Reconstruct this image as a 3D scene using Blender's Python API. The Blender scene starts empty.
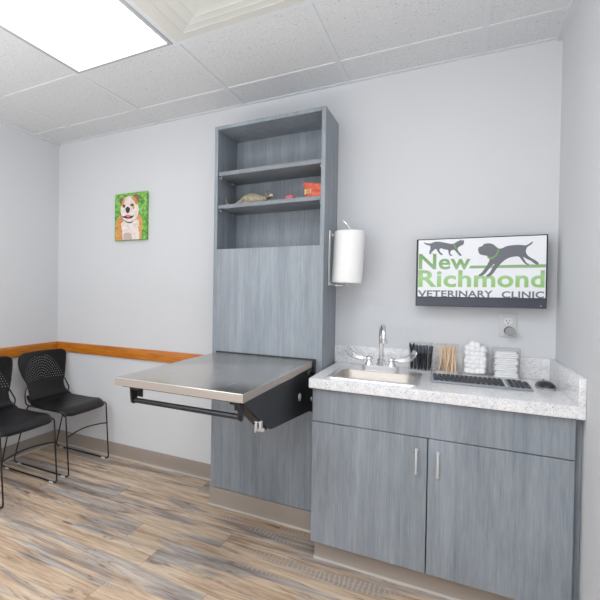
import bpy, bmesh, math, random
from mathutils import Vector, Matrix, Euler
from mathutils.geometry import tessellate_polygon
random.seed(7)
PI = math.pi
scn = bpy.context.scene
COL = scn.collection

# ------------------------------------------------------------------ materials
def srgb(r, g, b):
    f = lambda c: (c/255/12.92) if c/255 <= .04045 else ((c/255+.055)/1.055)**2.4
    return (f(r), f(g), f(b), 1)

def mat(name, col, rough=.5, metal=0., spec=.5, emit=None, estr=0., coat=0.):
    m = bpy.data.materials.new(name); m.use_nodes = True
    b = m.node_tree.nodes['Principled BSDF']
    b.inputs['Base Color'].default_value = col
    b.inputs['Roughness'].default_value = rough
    b.inputs['Metallic'].default_value = metal
    b.inputs['Specular IOR Level'].default_value = spec
    b.inputs['Coat Weight'].default_value = coat
    if emit:
        b.inputs['Emission Color'].default_value = emit
        b.inputs['Emission Strength'].default_value = estr
    return m

class NT:
    """small helper for node graphs"""
    def __init__(s, m): s.t = m.node_tree; s.b = s.t.nodes['Principled BSDF']
    def n(s, typ, **k):
        nd = s.t.nodes.new(typ)
        for a, v in k.items(): setattr(nd, a, v)
        return nd
    def l(s, a, b): s.t.links.new(a, b)
    def math(s, op, a, b=None, c=None):
        nd = s.n('ShaderNodeMath', operation=op)
        for i, v in enumerate((a, b, c)):
            if v is None: continue
            if isinstance(v, (int, float)): nd.inputs[i].default_value = v
            else: s.l(v, nd.inputs[i])
        return nd.outputs[0]
    def coord(s, kind='Object', scale=(1,1,1), loc=(0,0,0)):
        tc = s.n('ShaderNodeTexCoord'); mp = s.n('ShaderNodeMapping')
        mp.inputs['Scale'].default_value = scale; mp.inputs['Location'].default_value = loc
        s.l(tc.outputs[kind], mp.inputs[0]); return mp.outputs[0]
    def noise(s, vec, scale=1, detail=3, rough=.5, dist=0):
        nd = s.n('ShaderNodeTexNoise')
        nd.inputs['Scale'].default_value = scale; nd.inputs['Detail'].default_value = detail
        nd.inputs['Roughness'].default_value = rough; nd.inputs['Distortion'].default_value = dist
        s.l(vec, nd.inputs['Vector']); return nd.outputs[0]
    def ramp(s, fac, stops, interp='LINEAR'):
        nd = s.n('ShaderNodeValToRGB'); cr = nd.color_ramp; cr.interpolation = interp
        while len(cr.elements) < len(stops): cr.elements.new(.5)
        for e, (p, c) in zip(cr.elements, stops):
            e.position = p; e.color = c
        s.l(fac, nd.inputs[0]); return nd.outputs[0]
    def mix(s, fac, a, b, blend='MIX'):
        nd = s.n('ShaderNodeMix', data_type='RGBA', blend_type=blend)
        for sock, v in ((nd.inputs[0], fac), (nd.inputs[6], a), (nd.inputs[7], b)):
            if isinstance(v, (int, float)): sock.default_value = v
            elif isinstance(v, tuple): sock.default_value = v
            else: s.l(v, sock)
        return nd.outputs[2]
    def bump(s, h, strength=.3, dist=.002):
        nd = s.n('ShaderNodeBump'); nd.inputs['Strength'].default_value = strength
        nd.inputs['Distance'].default_value = dist
        s.l(h, nd.inputs['Height']); s.l(nd.outputs[0], s.b.inputs['Normal'])

G = lambda v: (v, v, v, 1)

def wall_mat(name, col):
    m = mat(name, col, .75, spec=.25); t = NT(m)
    v = t.coord('Object')
    n = t.noise(v, 160, 3); t.bump(n, .12, .001)
    big = t.noise(v, 1.3, 2)
    c2 = tuple(x*.965 for x in col[:3])+(1,)
    t.l(t.ramp(big, [(.3, c2), (.7, col)]), t.b.inputs['Base Color'])
    return m
M_wall = wall_mat('wall_paint_pale_grey', srgb(214, 216, 219))

def laminate(name, dark, light, sc=1.):
    m = mat(name, light, .42, spec=.4); t = NT(m)
    a = t.noise(t.coord('Object', (260*sc, 260*sc, 9)), 1, 4, .75)
    b = t.noise(t.coord('Object', (60*sc, 60*sc, 1.3)), 1, 3, .6)
    c = t.noise(t.coord('Object', (9, 9, 1.1)), 1, 4, .6, .6)
    f = t.math('ADD', t.math('MULTIPLY', a, .40), t.math('ADD', t.math('MULTIPLY', b, .22), t.math('MULTIPLY', c, .38)))
    t.l(t.ramp(f, [(.33, dark), (.67, light)]), t.b.inputs['Base Color'])
    t.bump(a, .04, .001)
    return m
M_lam = laminate('grey_woodgrain_laminate', srgb(101, 109, 117), srgb(156, 164, 172))
M_lam_h = laminate('grey_laminate_shelf', srgb(105, 111, 118), srgb(134, 139, 145))

def floor_mat():
    m = mat('vinyl_plank_floor', G(.4), .45, spec=.35); t = NT(m)
    tc = t.n('ShaderNodeTexCoord'); sp = t.n('ShaderNodeSeparateXYZ'); t.l(tc.outputs['Object'], sp.inputs[0])
    x, y = sp.outputs[0], sp.outputs[1]
    W, L = .178, 1.22
    yy = t.math('DIVIDE', t.math('ADD', y, .04), W); row = t.math('FLOOR', yy)
    wn = t.n('ShaderNodeTexWhiteNoise', noise_dimensions='1D'); t.l(row, wn.inputs['W'])
    xo = t.math('ADD', t.math('DIVIDE', x, L), t.math('MULTIPLY', wn.outputs[0], 5.3)); colm = t.math('FLOOR', xo)
    cmb = t.n('ShaderNodeCombineXYZ'); t.l(colm, cmb.inputs[0]); t.l(row, cmb.inputs[1])
    w2 = t.n('ShaderNodeTexWhiteNoise', noise_dimensions='2D'); t.l(cmb.outputs[0], w2.inputs['Vector'])
    pid = w2.outputs[0]; pcol = w2.outputs[1]
    # per-plank shifted coordinates
    sh = t.n('ShaderNodeVectorMath', operation='MULTIPLY_ADD'); t.l(pcol, sh.inputs[0]); sh.inputs[1].default_value = (9, 9, 9)
    t.l(tc.outputs['Object'], sh.inputs[2])
    def st(sx, sy):
        mp = t.n('ShaderNodeMapping'); mp.inputs['Scale'].default_value = (sx, sy, 1); t.l(sh.outputs[0], mp.inputs[0]); return mp.outputs[0]
    tone = t.noise(st(1.3, 6.5), 1, 4, .58, .5)
    streak = t.noise(st(2.0, 19), 1, 5, .62, .7)
    fine = t.noise(st(10, 110), 1, 4, .66, .3)
    tan = t.ramp(streak, [(.30, srgb(150, 120, 93)), (.43, srgb(190, 162, 134)), (.56, srgb(211, 188, 162)), (.70, srgb(225, 208, 188))])
    grey = t.ramp(streak, [(.30, srgb(106, 96, 92)), (.43, srgb(146, 136, 130)), (.56, srgb(174, 165, 158)), (.72, srgb(204, 196, 188))])
    f = t.math('ADD', tone, t.math('MULTIPLY', t.math('SUBTRACT', pid, .5), .16))
    c = t.mix(t.ramp(f, [(.49, G(0)), (.57, G(1))]), tan, grey)
    dk = t.noise(st(2.3, 15), 1, 5, .68, .9)
    c = t.mix(t.ramp(dk, [(.575, G(0)), (.68, G(.8))]), c, srgb(104, 82, 68))
    c = t.mix(t.math('MULTIPLY', t.ramp(fine, [(.32, G(1)), (.55, G(0))]), .30), c, srgb(120, 98, 80))
    # fine cracks along the grain
    crk = t.noise(st(1.2, 14), 1, 3, .5, .8)
    ck = t.ramp(t.math('ABSOLUTE', t.math('SUBTRACT', crk, .5)), [(.0, G(1)), (.014, G(0))])
    c = t.mix(t.math('MULTIPLY', ck, t.math('MULTIPLY', t.ramp(tone, [(.42, G(0)), (.52, G(1))]), .65)), c, srgb(88, 68, 56))
    # saw marks: pale bars across the plank, inside grey patches
    wv = t.n('ShaderNodeTexWave', wave_type='BANDS', bands_direction='X'); wv.inputs['Scale'].default_value = 16
    wv.inputs['Distortion'].default_value = 3.2; wv.inputs['Detail'].default_value = 2; t.l(sh.outputs[0], wv.inputs['Vector'])
    patch = t.noise(st(1.3, 9), 1, 3, .55, .4)
    gr = t.ramp(patch, [(.56, G(0)), (.63, G(.7))])
    c = t.mix(gr, c, t.mix(streak, srgb(112, 104, 101), srgb(176, 167, 161)))
    sm = t.math('MULTIPLY', t.ramp(wv.outputs[1], [(.6, G(0)), (.85, G(1))]), t.ramp(patch, [(.585, G(0)), (.64, G(1))]))
    c = t.mix(t.math('MULTIPLY', sm, .36), c, srgb(214, 206, 198))
    # joints
    fy = t.math('FRACT', yy); fx = t.math('FRACT', xo)
    ey = t.math('MINIMUM', fy, t.math('SUBTRACT', 1, fy)); ex = t.math('MINIMUM', fx, t.math('SUBTRACT', 1, fx))
    j = t.math('MAXIMUM', t.math('LESS_THAN', ey, .009), t.math('LESS_THAN', ex, .0014))
    c = t.mix(t.math('MULTIPLY', j, .35), c, srgb(84, 70, 60))
    t.l(c, t.b.inputs['Base Color'])
    t.bump(streak, .12, .002)
    return m
M_floor = floor_mat()

def tile_mat():
    m = mat('mineral_fibre_ceiling_tile', srgb(222, 221, 219), .9, spec=.1); t = NT(m)
    v = t.coord('Object')
    vo = t.n('ShaderNodeTexVoronoi'); vo.inputs['Scale'].default_value = 62; t.l(v, vo.inputs['Vector'])
    wn = t.n('ShaderNodeSeparateColor'); t.l(vo.outputs['Color'], wn.inputs[0])
    spot = t.math('MULTIPLY', t.math('LESS_THAN', vo.outputs['Distance'], t.math('MULTIPLY', wn.outputs[1], .30)), t.math('GREATER_THAN', wn.outputs[0], .55))
    n = t.noise(v, 190, 3)
    c = t.ramp(n, [(.3, srgb(202, 204, 206)), (.6, srgb(224, 226, 228))])
    c = t.mix(t.math('MULTIPLY', spot, .4), c, srgb(128, 124, 122))
    t.l(c, t.b.inputs['Base Color']); t.bump(n, .2, .002)
    return m
M_tile = tile_mat()
M_grid = mat('ceiling_grid_white', srgb(216, 219, 222), .5)

def stone_mat():
    m = mat('speckled_white_stone', srgb(225, 225, 226), .22, spec=.5); t = NT(m)
    v = t.coord('Object')
    n = t.noise(v, 55, 4, .65)
    c = t.ramp(n, [(.3, srgb(212, 213, 216)), (.5, srgb(230, 230, 232)), (.7, srgb(240, 240, 240))])
    for sc, thr, keep, col in ((170, .27, .74, srgb(160, 162, 168)), (240, .3, .6, srgb(188, 188, 190)), (130, .24, .84, srgb(122, 124, 132)), (150, .28, .7, srgb(202, 197, 192))):
        vo = t.n('ShaderNodeTexVoronoi'); vo.inputs['Scale'].default_value = sc; t.l(t.coord('Object', (1,1,1), (sc*.13, sc*.07, sc*.11)), vo.inputs['Vector'])
        sp = t.n('ShaderNodeSeparateColor'); t.l(vo.outputs['Color'], sp.inputs[0])
        k = t.math('MULTIPLY', t.math('LESS_THAN', vo.outputs['Distance'], thr), t.math('GREATER_THAN', sp.outputs[0], keep))
        c = t.mix(k, c, col)
    t.l(c, t.b.inputs['Base Color'])
    return m
M_stone = stone_mat()

def oak_mat():
    m = mat('honey_oak_rail', srgb(190, 125, 55), .4, coat=.2); t = NT(m)
    a = t.noise(t.coord('Object', (5, 5, 70)), 1, 5, .6, .6)
    t.l(t.ramp(a, [(.3, srgb(152, 82, 14)), (.5, srgb(196, 112, 18)), (.72, srgb(212, 132, 32))]), t.b.inputs['Base Color'])
    return m
M_oak = oak_mat()

def steel_mat(name, col, rough, sx=3, sy=260):
    m = mat(name, col, rough, 1.0); t = NT(m)
    a = t.noise(t.coord('Object', (sy, sx, sy)), 1, 3, .6)
    r = t.n('ShaderNodeMapRange'); t.l(a, r.inputs[0]); r.inputs[3].default_value = rough*.75; r.inputs[4].default_value = rough*1.3
    t.l(r.outputs[0], t.b.inputs['Roughness'])
    t.bump(a, .03, .0006)
    return m
M_steel = steel_mat('brushed_stainless_steel', srgb(206, 202, 197), .24)
M_sink = steel_mat('satin_sink_steel', srgb(186, 180, 172), .5, 30, 120)
M_edge = mat('satin_steel_edge', srgb(182, 173, 164), .45, .8); M_chrome_soft = mat('soft_chrome', srgb(235, 236, 238), .32, .9)
M_chrome = mat('polished_chrome', srgb(232, 233, 235), .16, 1.0)
M_nickel = mat('satin_nickel', srgb(226, 226, 225), .42, .75)
M_blackmetal = mat('black_powder_coat', srgb(24, 25, 28), .45, .0, .4)
M_bar = mat('dark_steel_bar', srgb(52, 53, 56), .32, .7)
M_wire = mat('black_wire', srgb(16, 17, 19), .4, .0, .5)
M_taupe = mat('taupe_vinyl_base', srgb(152, 140, 130), .5, spec=.35)
M_toe_lite = mat('taupe_vinyl_cove_lip', srgb(186, 180, 174), .45)
M_white = mat('white_plastic', srgb(228, 229, 230), .4)
M_offwhite = mat('painted_vent_metal', srgb(210, 210, 204), .5)
M_black = mat('black_plastic', srgb(28, 30, 35), .35)
M_bezel = mat('dark_bezel_plastic', srgb(35, 38, 48), .4)
M_chin = mat('dark_blue_grey_chin', srgb(52, 57, 72), .35)
M_key = mat('dark_grey_key', srgb(44, 47, 54), .55)
M_keybase = mat('keyboard_base', srgb(138, 144, 153), .45)
M_dark = mat('inside_dark', srgb(18, 18, 20), .8)
M_hole = mat('shelf_pin_hole', srgb(150, 155, 162), .6)
M_grey = mat('grey_plastic', srgb(150, 150, 150), .5)
M_dgrey = mat('dark_grey_plastic', srgb(92, 92, 92), .5)
M_glide = mat('clear_glide_plastic', srgb(205, 208, 212), .3)
M_paper = mat('paper_towel', srgb(238, 237, 236), .9, spec=.1)
def paper_bump():
    t = NT(M_paper); vo = t.n('ShaderNodeTexVoronoi'); vo.inputs['Scale'].default_value = 110
    t.l(t.coord('Object'), vo.inputs['Vector']); t.bump(vo.outputs['Distance'], .35, .002)
paper_bump()
M_card = mat('cardboard_core', srgb(170, 140, 105), .9)
M_cotton = mat('cotton_wool', srgb(243, 243, 243), .95, spec=.05)
def cotton_bump():
    t = NT(M_cotton); t.bump(t.noise(t.coord('Object'), 180, 4), .6, .003)
cotton_bump()
M_gauze = mat('gauze_white', srgb(240, 240, 240), .9, spec=.05)
def stickmat():
    m = mat('pale_birch', srgb(226, 190, 150), .7); t = NT(m)
    oi = t.n('ShaderNodeObjectInfo')
    t.l(t.ramp(oi.outputs['Random'], [(0, srgb(226, 186, 142)), (.5, srgb(240, 212, 178)), (1, srgb(246, 228, 204))]), t.b.inputs['Base Color'])
    return m
M_stick = stickmat()
M_plate = mat('outlet_plate', srgb(208, 209, 210), .4); M_plugbody = mat('plug_body', srgb(74, 74, 74), .5); M_plugface = mat('plug_face', srgb(150, 150, 150), .5)

def acrylic():
    m = bpy.data.materials.new('clear_acrylic'); m.use_nodes = True; t = m.node_tree
    for n in list(t.nodes): t.nodes.remove(n)
    o = t.nodes.new('ShaderNodeOutputMaterial'); mx = t.nodes.new('ShaderNodeMixShader')
    tr = t.nodes.new('ShaderNodeBsdfTransparent'); gl = t.nodes.new('ShaderNodeBsdfGlossy')
    tr.inputs[0].default_value = (.993, .994, .996, 1); gl.inputs['Roughness'].default_value = .06
    lw = t.nodes.new('ShaderNodeLayerWeight'); lw.inputs[0].default_value = .06
    mu = t.nodes.new('ShaderNodeMath'); mu.operation = 'MULTIPLY'; mu.inputs[1].default_value = .4; t.links.new(lw.outputs['Fresnel'], mu.inputs[0]); t.links.new(mu.outputs[0], mx.inputs[0]); t.links.new(tr.outputs[0], mx.inputs[1]); t.links.new(gl.outputs[0], mx.inputs[2])
    t.links.new(mx.outputs[0], o.inputs[0]); return m
M_acrylic = acrylic()

# chair shell plastic, perforated by a fan of small round holes (true see-through holes)
def shell_mat(name, holes):
    m = mat(name, srgb(13, 14, 16), .42, spec=.32); t = NT(m)
    t.bump(t.noise(t.coord('Object'), 700, 2), .1, .0006)
    if holes:
        tc = t.n('ShaderNodeTexCoord'); sp = t.n('ShaderNodeSeparateXYZ'); t.l(tc.outputs['Object'], sp.inputs[0])
        yy = sp.outputs[1]; zz = t.math('SUBTRACT', sp.outputs[2], .565)
        r = t.math('SQRT', t.math('ADD', t.math('MULTIPLY', yy, yy), t.math('MULTIPLY', zz, zz)))
        dr = .0195
        ring = t.math('FLOOR', t.math('ADD', t.math('DIVIDE', r, dr), .5))
        th = t.math('ARCTAN2', zz, yy)
        n = t.math('MULTIPLY', ring, 7)
        a = t.math('MULTIPLY', t.math('DIVIDE', th, 2*PI), n)
        fa = t.math('SUBTRACT', t.math('FRACT', t.math('ADD', a, 50.25)), .5)
        dx = t.math('MULTIPLY', fa, t.math('DIVIDE', t.math('MULTIPLY', r, 2*PI), t.math('MAXIMUM', n, 1)))
        dy = t.math('SUBTRACT', r, t.math('MULTIPLY', ring, dr))
        d = t.math('SQRT', t.math('ADD', t.math('MULTIPLY', dx, dx), t.math('MULTIPLY', dy, dy)))
        hole = t.math('LESS_THAN', d, .0040)
        for cond in (t.math('GREATER_THAN', zz, .012), t.math('LESS_THAN', sp.outputs[2], .755), t.math('LESS_THAN', r, .196), t.math('GREATER_THAN', r, .02)):
            hole = t.math('MULTIPLY', hole, cond)
        tr = t.n('ShaderNodeBsdfTransparent'); mx = t.n('ShaderNodeMixShader')
        out = t.t.nodes['Material Output']
        t.l(hole, mx.inputs[0]); t.l(t.b.outputs[0], mx.inputs[1]); t.l(tr.outputs[0], mx.inputs[2]); t.l(mx.outputs[0], out.inputs[0])
    return m
M_shell = shell_mat('black_shell_plastic', False)
M_shell_h = shell_mat('black_perforated_shell_plastic', True)

# ------------------------------------------------------------------ mesh helpers
class MB:
    def __init__(s): s.bm = bmesh.new()
    def _new(s, before, mi):
        for f in s.bm.faces:
            if f not in before: f.material_index = mi
    def box(s, lo, hi, mi=0, bev=0., seg=2, mtx=None):
        bm = bmesh.new(); bmesh.ops.create_cube(bm, size=1)
        for v in bm.verts:
            v.co = Vector([lo[i]+(v.co[i]+.5)*(hi[i]-lo[i]) for i in range(3)])
        if bev: bmesh.ops.bevel(bm, geom=bm.edges[:], offset=bev, segments=seg, profile=.5, affect='EDGES', clamp_overlap=True)
        s.join(bm, mi, mtx)
    def join(s, bm, mi=0, mtx=None):
        vm = {}
        for v in bm.verts: vm[v] = s.bm.verts.new(mtx @ v.co if mtx else v.co)
        for f in bm.faces:
            try:
                g = s.bm.faces.new([vm[v] for v in f.verts]); g.material_index = mi
            except ValueError: pass
        bm.free()
    def tube(s, path, r, mi=0, seg=8, caps=True):
        P = [Vector(p) for p in path]; n = len(P)
        R = r if isinstance(r, (list, tuple)) else [r]*n
        T = []
        for i in range(n):
            a = P[max(i-1, 0)]; b = P[min(i+1, n-1)]; T.append((b-a).normalized())
        ref = Vector((0,0,1)) if abs(T[0].z) < .9 else Vector((1,0,0))
        N = T[0].cross(ref).normalized(); rings = []
        for i in range(n):
            N = (N - T[i]*N.dot(T[i])).normalized(); B = T[i].cross(N)
            rings.append([s.bm.verts.new(P[i]+R[i]*(math.cos(2*PI*k/seg)*N+math.sin(2*PI*k/seg)*B)) for k in range(seg)])
        for i in range(n-1):
            for k in range(seg):
                f = s.bm.faces.new([rings[i][k], rings[i][(k+1)%seg], rings[i+1][(k+1)%seg], rings[i+1][k]]); f.material_index = mi
        if caps:
            for q in (rings[0][::-1], rings[-1]):
                f = s.bm.faces.new(q); f.material_index = mi
    def lathe(s, prof, c=(0,0,0), mi=0, seg=24, mtx=None, caps=True):
        rings = []; c = Vector(c)
        for (r, z) in prof:
            ring = []
            for k in range(seg):
                p = Vector((r*math.cos(2*PI*k/seg), r*math.sin(2*PI*k/seg), z))
                if mtx: p = mtx @ p
                ring.append(s.bm.verts.new(c+p))
            rings.append(ring)
        for i in range(len(prof)-1):
            for k in range(seg):
                f = s.bm.faces.new([rings[i][k], rings[i][(k+1)%seg], rings[i+1][(k+1)%seg], rings[i+1][k]]); f.material_index = mi
        for q in (rings[0][::-1], rings[-1]) if caps else ():
            f = s.bm.faces.new(q); f.material_index = mi
    def ell(s, c, rad, mi=0, sub=2, mtx=None, jit=0.):
        bm = bmesh.new(); bmesh.ops.create_icosphere(bm, subdivisions=sub, radius=1)
        for v in bm.verts:
            k = 1+random.uniform(-jit, jit)
            p = Vector((v.co.x*rad[0]*k, v.co.y*rad[1]*k, v.co.z*rad[2]*k))
            v.co = (mtx @ p if mtx else p)+Vector(c)
        s.join(bm, mi)
    def prism(s, poly, fn, a, b, mi=0):
        """poly: 2-D outline; fn(u, v, w) -> 3-D point; extruded w from a to b"""
        A = [s.bm.verts.new(fn(u, v, a)) for u, v in poly]; B = [s.bm.verts.new(fn(u, v, b)) for u, v in poly]
        n = len(poly)
        tri = tessellate_polygon([[Vector((u, v, 0)) for u, v in poly]])
        for t in tri:
            for q in ([A[i] for i in t], [B[i] for i in t][::-1]):
                try:
                    f = s.bm.faces.new(q); f.material_index = mi
                except ValueError: pass
        for i in range(n):
            f = s.bm.faces.new([A[i], A[(i+1)%n], B[(i+1)%n], B[i]]); f.material_index = mi
    def grid(s, fn, nu, nv, mi=0):
        V = [[s.bm.verts.new(fn(i/nu, j/nv)) for i in range(nu+1)] for j in range(nv+1)]
        for j in range(nv):
            for i in range(nu):
                f = s.bm.faces.new([V[j][i], V[j][i+1], V[j+1][i+1], V[j+1][i]]); f.material_index = mi
    def build(s, name, mats, parent=None, off=None, sharp=38, flat=False):
        bmesh.ops.recalc_face_normals(s.bm, faces=s.bm.faces[:])
        if off is not None: bmesh.ops.translate(s.bm, verts=s.bm.verts[:], vec=-Vector(off))
        me = bpy.data.meshes.new(name); s.bm.to_mesh(me); s.bm.free()
        for m in (mats if isinstance(mats, (list, tuple)) else [mats]): me.materials.append(m)
        if not flat:
            me.polygons.foreach_set('use_smooth', [True]*len(me.polygons)); me.set_sharp_from_angle(angle=math.radians(sharp))
        o = bpy.data.objects.new(name, me); COL.objects.link(o)
        if parent is not None: o.parent = parent
        return o

def tag(o, label, cat, group=None, kind=None):
    o['label'] = label; o['category'] = cat
    if group: o['group'] = group
    if kind: o['kind'] = kind
    return o
def thing(name, label, cat, loc, group=None):
    o = bpy.data.objects.new(name, None); COL.objects.link(o); o.location = loc; o.empty_display_size = .1
    return tag(o, label, cat, group)
def struct(name, mb, mats, label, cat):
    o = mb.build(name, mats); return tag(o, label, cat, kind='structure')
def fillet(path, r, n=5):
    P = [Vector(p) for p in path]; out = [P[0]]
    for i in range(1, len(P)-1):
        a = (P[i-1]-P[i]); b = (P[i+1]-P[i]); k = min(r, a.length*.45, b.length*.45)
        A = P[i]+a.normalized()*k; B = P[i]+b.normalized()*k
        for j in range(n+1):
            t = j/n; out.append(A*(1-t)**2+P[i]*2*t*(1-t)+B*t*t)
    out.append(P[-1]); return out
def spline(P, n=6):
    P = [Vector(p) for p in P]; out = []
    for i in range(len(P)-1):
        p0 = P[max(i-1,0)]; p1 = P[i]; p2 = P[i+1]; p3 = P[min(i+2, len(P)-1)]
        for j in range(n):
            t = j/n
            out.append(.5*((2*p1)+(p2-p0)*t+(2*p0-5*p1+4*p2-p3)*t*t+(3*p1-p0-3*p2+p3)*t**3))
    out.append(P[-1]); return out

def copy_tree(o, parent=None):
    c = o.copy(); COL.objects.link(c); c.parent = parent
    for ch in list(o.children): copy_tree(ch, c)
    return c

# ------------------------------------------------------------------ the room
XR, H, YF = 3.094, 2.4355, -4.3
m = MB(); m.box((-.1, YF-.1, -.1), (XR+.1, .1, 0)); struct('floor', m, M_floor, 'weathered tan and grey wood-look vinyl plank floor', 'floor')
m = MB(); m.box((-.1, 0, 0), (XR+.1, .1, H)); struct('wall_back', m, M_wall, 'pale grey painted wall behind the cabinets', 'wall')
m = MB(); m.box((-.1, YF, 0), (0, 0, H)); struct('wall_left', m, M_wall, 'pale grey painted wall behind the chairs', 'wall')
m = MB(); m.box((XR, YF, 0), (XR+.1, 0, H)); struct('wall_right', m, M_wall, 'pale grey painted wall at the right end of the counter', 'wall')
m = MB(); m.box((-.1, YF-.1, 0), (XR+.1, YF, H)); struct('wall_front', m, M_wall, 'pale grey painted wall behind the viewpoint', 'wall')
m = MB(); m.box((-.1, YF-.1, H), (XR+.1, .1, H+.08))
ceil = struct('ceiling', m, M_tile, 'white speckled acoustic tile drop ceiling', 'ceiling')
GX = [.354+.61*k for k in range(5)]; GY = [-.29-.61*k for k in range(7)]
m = MB()
for x in GX: m.box((x-.012, YF, H-.004), (x+.012, 0, H+.002))
for y in GY: m.box((0, y-.012, H-.0045), (XR, y+.012, H+.002))
for lo, hi in (((0, YF, H-.014), (.022, 0, H+.002)), ((XR-.022, YF, H-.014), (XR, 0, H+.002)), ((0, -.022, H-.006), (XR, 0, H+.002))): m.box(lo, hi)
g = m.build('ceiling_grid', M_grid, ceil); g['label'] = 'white metal T-bar grid'

LIP = [(0, 0), (.0185, 0), (.016, .007), (.0, .0095)]
def baseboard(name, p, q, nrm, label):
    """cove base from p to q, nrm = direction out of the wall"""
    prof = [(0, 0), (.016, 0), (.013, .006), (.0075, .014), (.006, .03), (.006, .098), (.004, .102), (0, .102)]
    p, q, nrm = Vector(p), Vector(q), Vector(nrm)
    fn = lambda u, v, w: p+(q-p)*w+nrm*u+Vector((0,0,v))
    m = MB(); m.prism(prof, fn, 0, 1); m.prism(LIP, fn, 0, 1, 1)
    return struct(name, m, [M_taupe, M_toe_lite], label, 'baseboard')
baseboard('baseboard_back', (0, 0, 0), (1.521, 0, 0), (0, -1, 0), 'taupe vinyl baseboard along the back wall')
baseboard('baseboard_left', (0, YF, 0), (0, -.016, 0), (1, 0, 0), 'taupe vinyl baseboard along the left wall')
baseboard('baseboard_right', (XR, YF, 0), (XR, -.65, 0), (-1, 0, 0), 'taupe vinyl baseboard along the right wall')
m = MB(); m.box((0, -.019, .75), (1.519, 0, .827), 0, .003); struct('trim_1', m, M_oak, 'honey oak chair rail on the back wall', 'chair rail')
m = MB(); m.box((0, YF+.01, .75), (.019, -.02, .827), 0, .003); struct('trim_2', m, M_oak, 'honey oak chair rail on the left wall', 'chair rail')

# ------------------------------------------------------------------ ceiling light and vent
M_lframe = mat('light_frame_grey', srgb(176, 179, 183), .5)
M_lens = mat('light_lens', srgb(250, 250, 250), .6, emit=(.97, .985, 1, 1), estr=1.8)
M_lens_fill = mat('added_fill_lens', srgb(250, 250, 250), .6, emit=(.97, .985, 1, 1), estr=5.6)  # stronger lens for the two added, unseen panels
def ceiling_light(x0, y1, y0, label, lens=M_lens):
    cx, cy = x0+.305, (y0+y1)/2
    t = thing('ceiling_light', label, 'ceiling light', (cx, cy, H-.009))
    off = (cx, cy, H-.009); m = MB(); a, b, c, d = x0+.012, x0+.598, y0+.012, y1-.012; w = .02
    for lo, hi in (((a, c), (a+w, d)), ((b-w, c), (b, d)), ((a+w, c), (b-w, c+w)), ((a+w, d-w), (b-w, d))):
        m.box((lo[0], lo[1], H-.009), (hi[0], hi[1], H-.001), 0, .002, 1)
    m.build('frame', M_lframe, t, off)
    m = MB(); m.box((a+w, c+w, H-.006), (b-w, d-w, H-.001)); m.build('diffuser', lens, t, off)
ceiling_light(.964, -.90, -2.12, 'bright white flat ceiling light panel beside the air vent')
ceiling_light(2.184, -1.51, -2.73, 'added fill light panel in the ceiling over the sink counter, out of the frame', M_lens_fill)  # unseen panel added to brighten the right wall and counter
ceiling_light(.964, -2.73, -3.95, 'added unseen fill light panel in the ceiling behind the viewpoint', M_lens_fill)  # second unseen panel, added for even light from behind

vx, vy = 1.879, -1.205
t = thing('ceiling_vent', 'cream square ceiling air diffuser with stepped concentric louvres beside the light panel', 'vent', (vx, vy, H-.03))
off = (vx, vy, H-.03)
def sq_ring(m, h0, z0, h1, z1, th=.0015):
    """square funnel skin between half sizes h0 and h1"""
    c = [(-1,-1), (1,-1), (1,1), (-1,1)]
    for i in range(4):
        a, b = c[i], c[(i+1)%4]
        q = [(a, h0, z0), (b, h0, z0), (b, h1, z1), (a, h1, z1)]
        lo = [m.bm.verts.new((vx+s_[0]*h, vy+s_[1]*h, z)) for s_, h, z in q]
        hi = [m.bm.verts.new((vx+s_[0]*h, vy+s_[1]*h, z+th)) for s_, h, z in q]
        for f in (lo, hi[::-1], [lo[0], lo[1], hi[1], hi[0]], [lo[2], lo[3], hi[3], hi[2]], [lo[1], lo[2], hi[2], hi[1]], [lo[3], lo[0], hi[0], hi[3]]): m.bm.faces.new(f)
m = MB(); sq_ring(m, .293, H-.004, .262, H-.004, .003); sq_ring(m, .262, H-.005, .225, H-.0035, .001); m.build('frame', M_offwhite, t, off)
for i, h in enumerate((.232, .176, .12)):
    z = H-.008-.006*i
    m = MB(); sq_ring(m, h, z-.003, h-.004, z-.0035, .003); sq_ring(m, h-.004, z-.002, h-.056, z+.005, .001); m.build('louvre', M_offwhite, t, off)
m = MB(); m.box((vx-.062, vy-.062, H-.026), (vx+.062, vy+.062, H-.022), 0, .001, 1); sq_ring(m, .05, H-.022, .04, H-.004); m.build('centre_plate', M_offwhite, t, off)

# ------------------------------------------------------------------ tall cabinet
tx0, tx1, ty, tz = 1.521, 2.137, -.325, 2.212
off = (1.83, ty/2, 0)
t = thing('tall_cabinet', 'tall grey woodgrain cabinet with open shelves above a plain panel', 'cabinet', off)
TH = .021
for a, b in ((tx0, tx0+TH), (tx1-TH, tx1)):
    m = MB(); m.box((a, ty, 0 if a > 2 else 0), (b, -.001, tz), 0, .0012, 1)
    if a < 2:
        for z in [1.56+.032*i for i in range(20)]:
            for y in (-.29, -.11):
                m.prism([(.0022*math.cos(k*PI/4), .0022*math.sin(k*PI/4)) for k in range(8)], lambda u, v, w, y=y, z=z: Vector((tx0+TH+w, y+u, z+v)), 0, .0004, 1)
    m.build('side_panel', [M_lam, M_hole], t, off)
m = MB(); m.box((tx0+TH, ty, tz-TH), (tx1-TH, -.001, tz), 0, .0012, 1); m.build('top_panel', M_lam, t, off)
m = MB(); m.box((tx0+TH, -.03, .1), (tx1-TH, -.012, tz-TH)); m.build('back_panel', M_lam, t, off)
m = MB(); m.box((tx0+.001, ty-.0015, .104), (tx1-.001, ty+.018, 1.497), 0, .001, 1)
m.lathe([(.0035, 0), (.0035, .002), (.002, .0028)], (1.83, ty+.004, 1.494), 1, 12)
m.build('front_panel', [M_lam, M_white], t, off)
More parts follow.
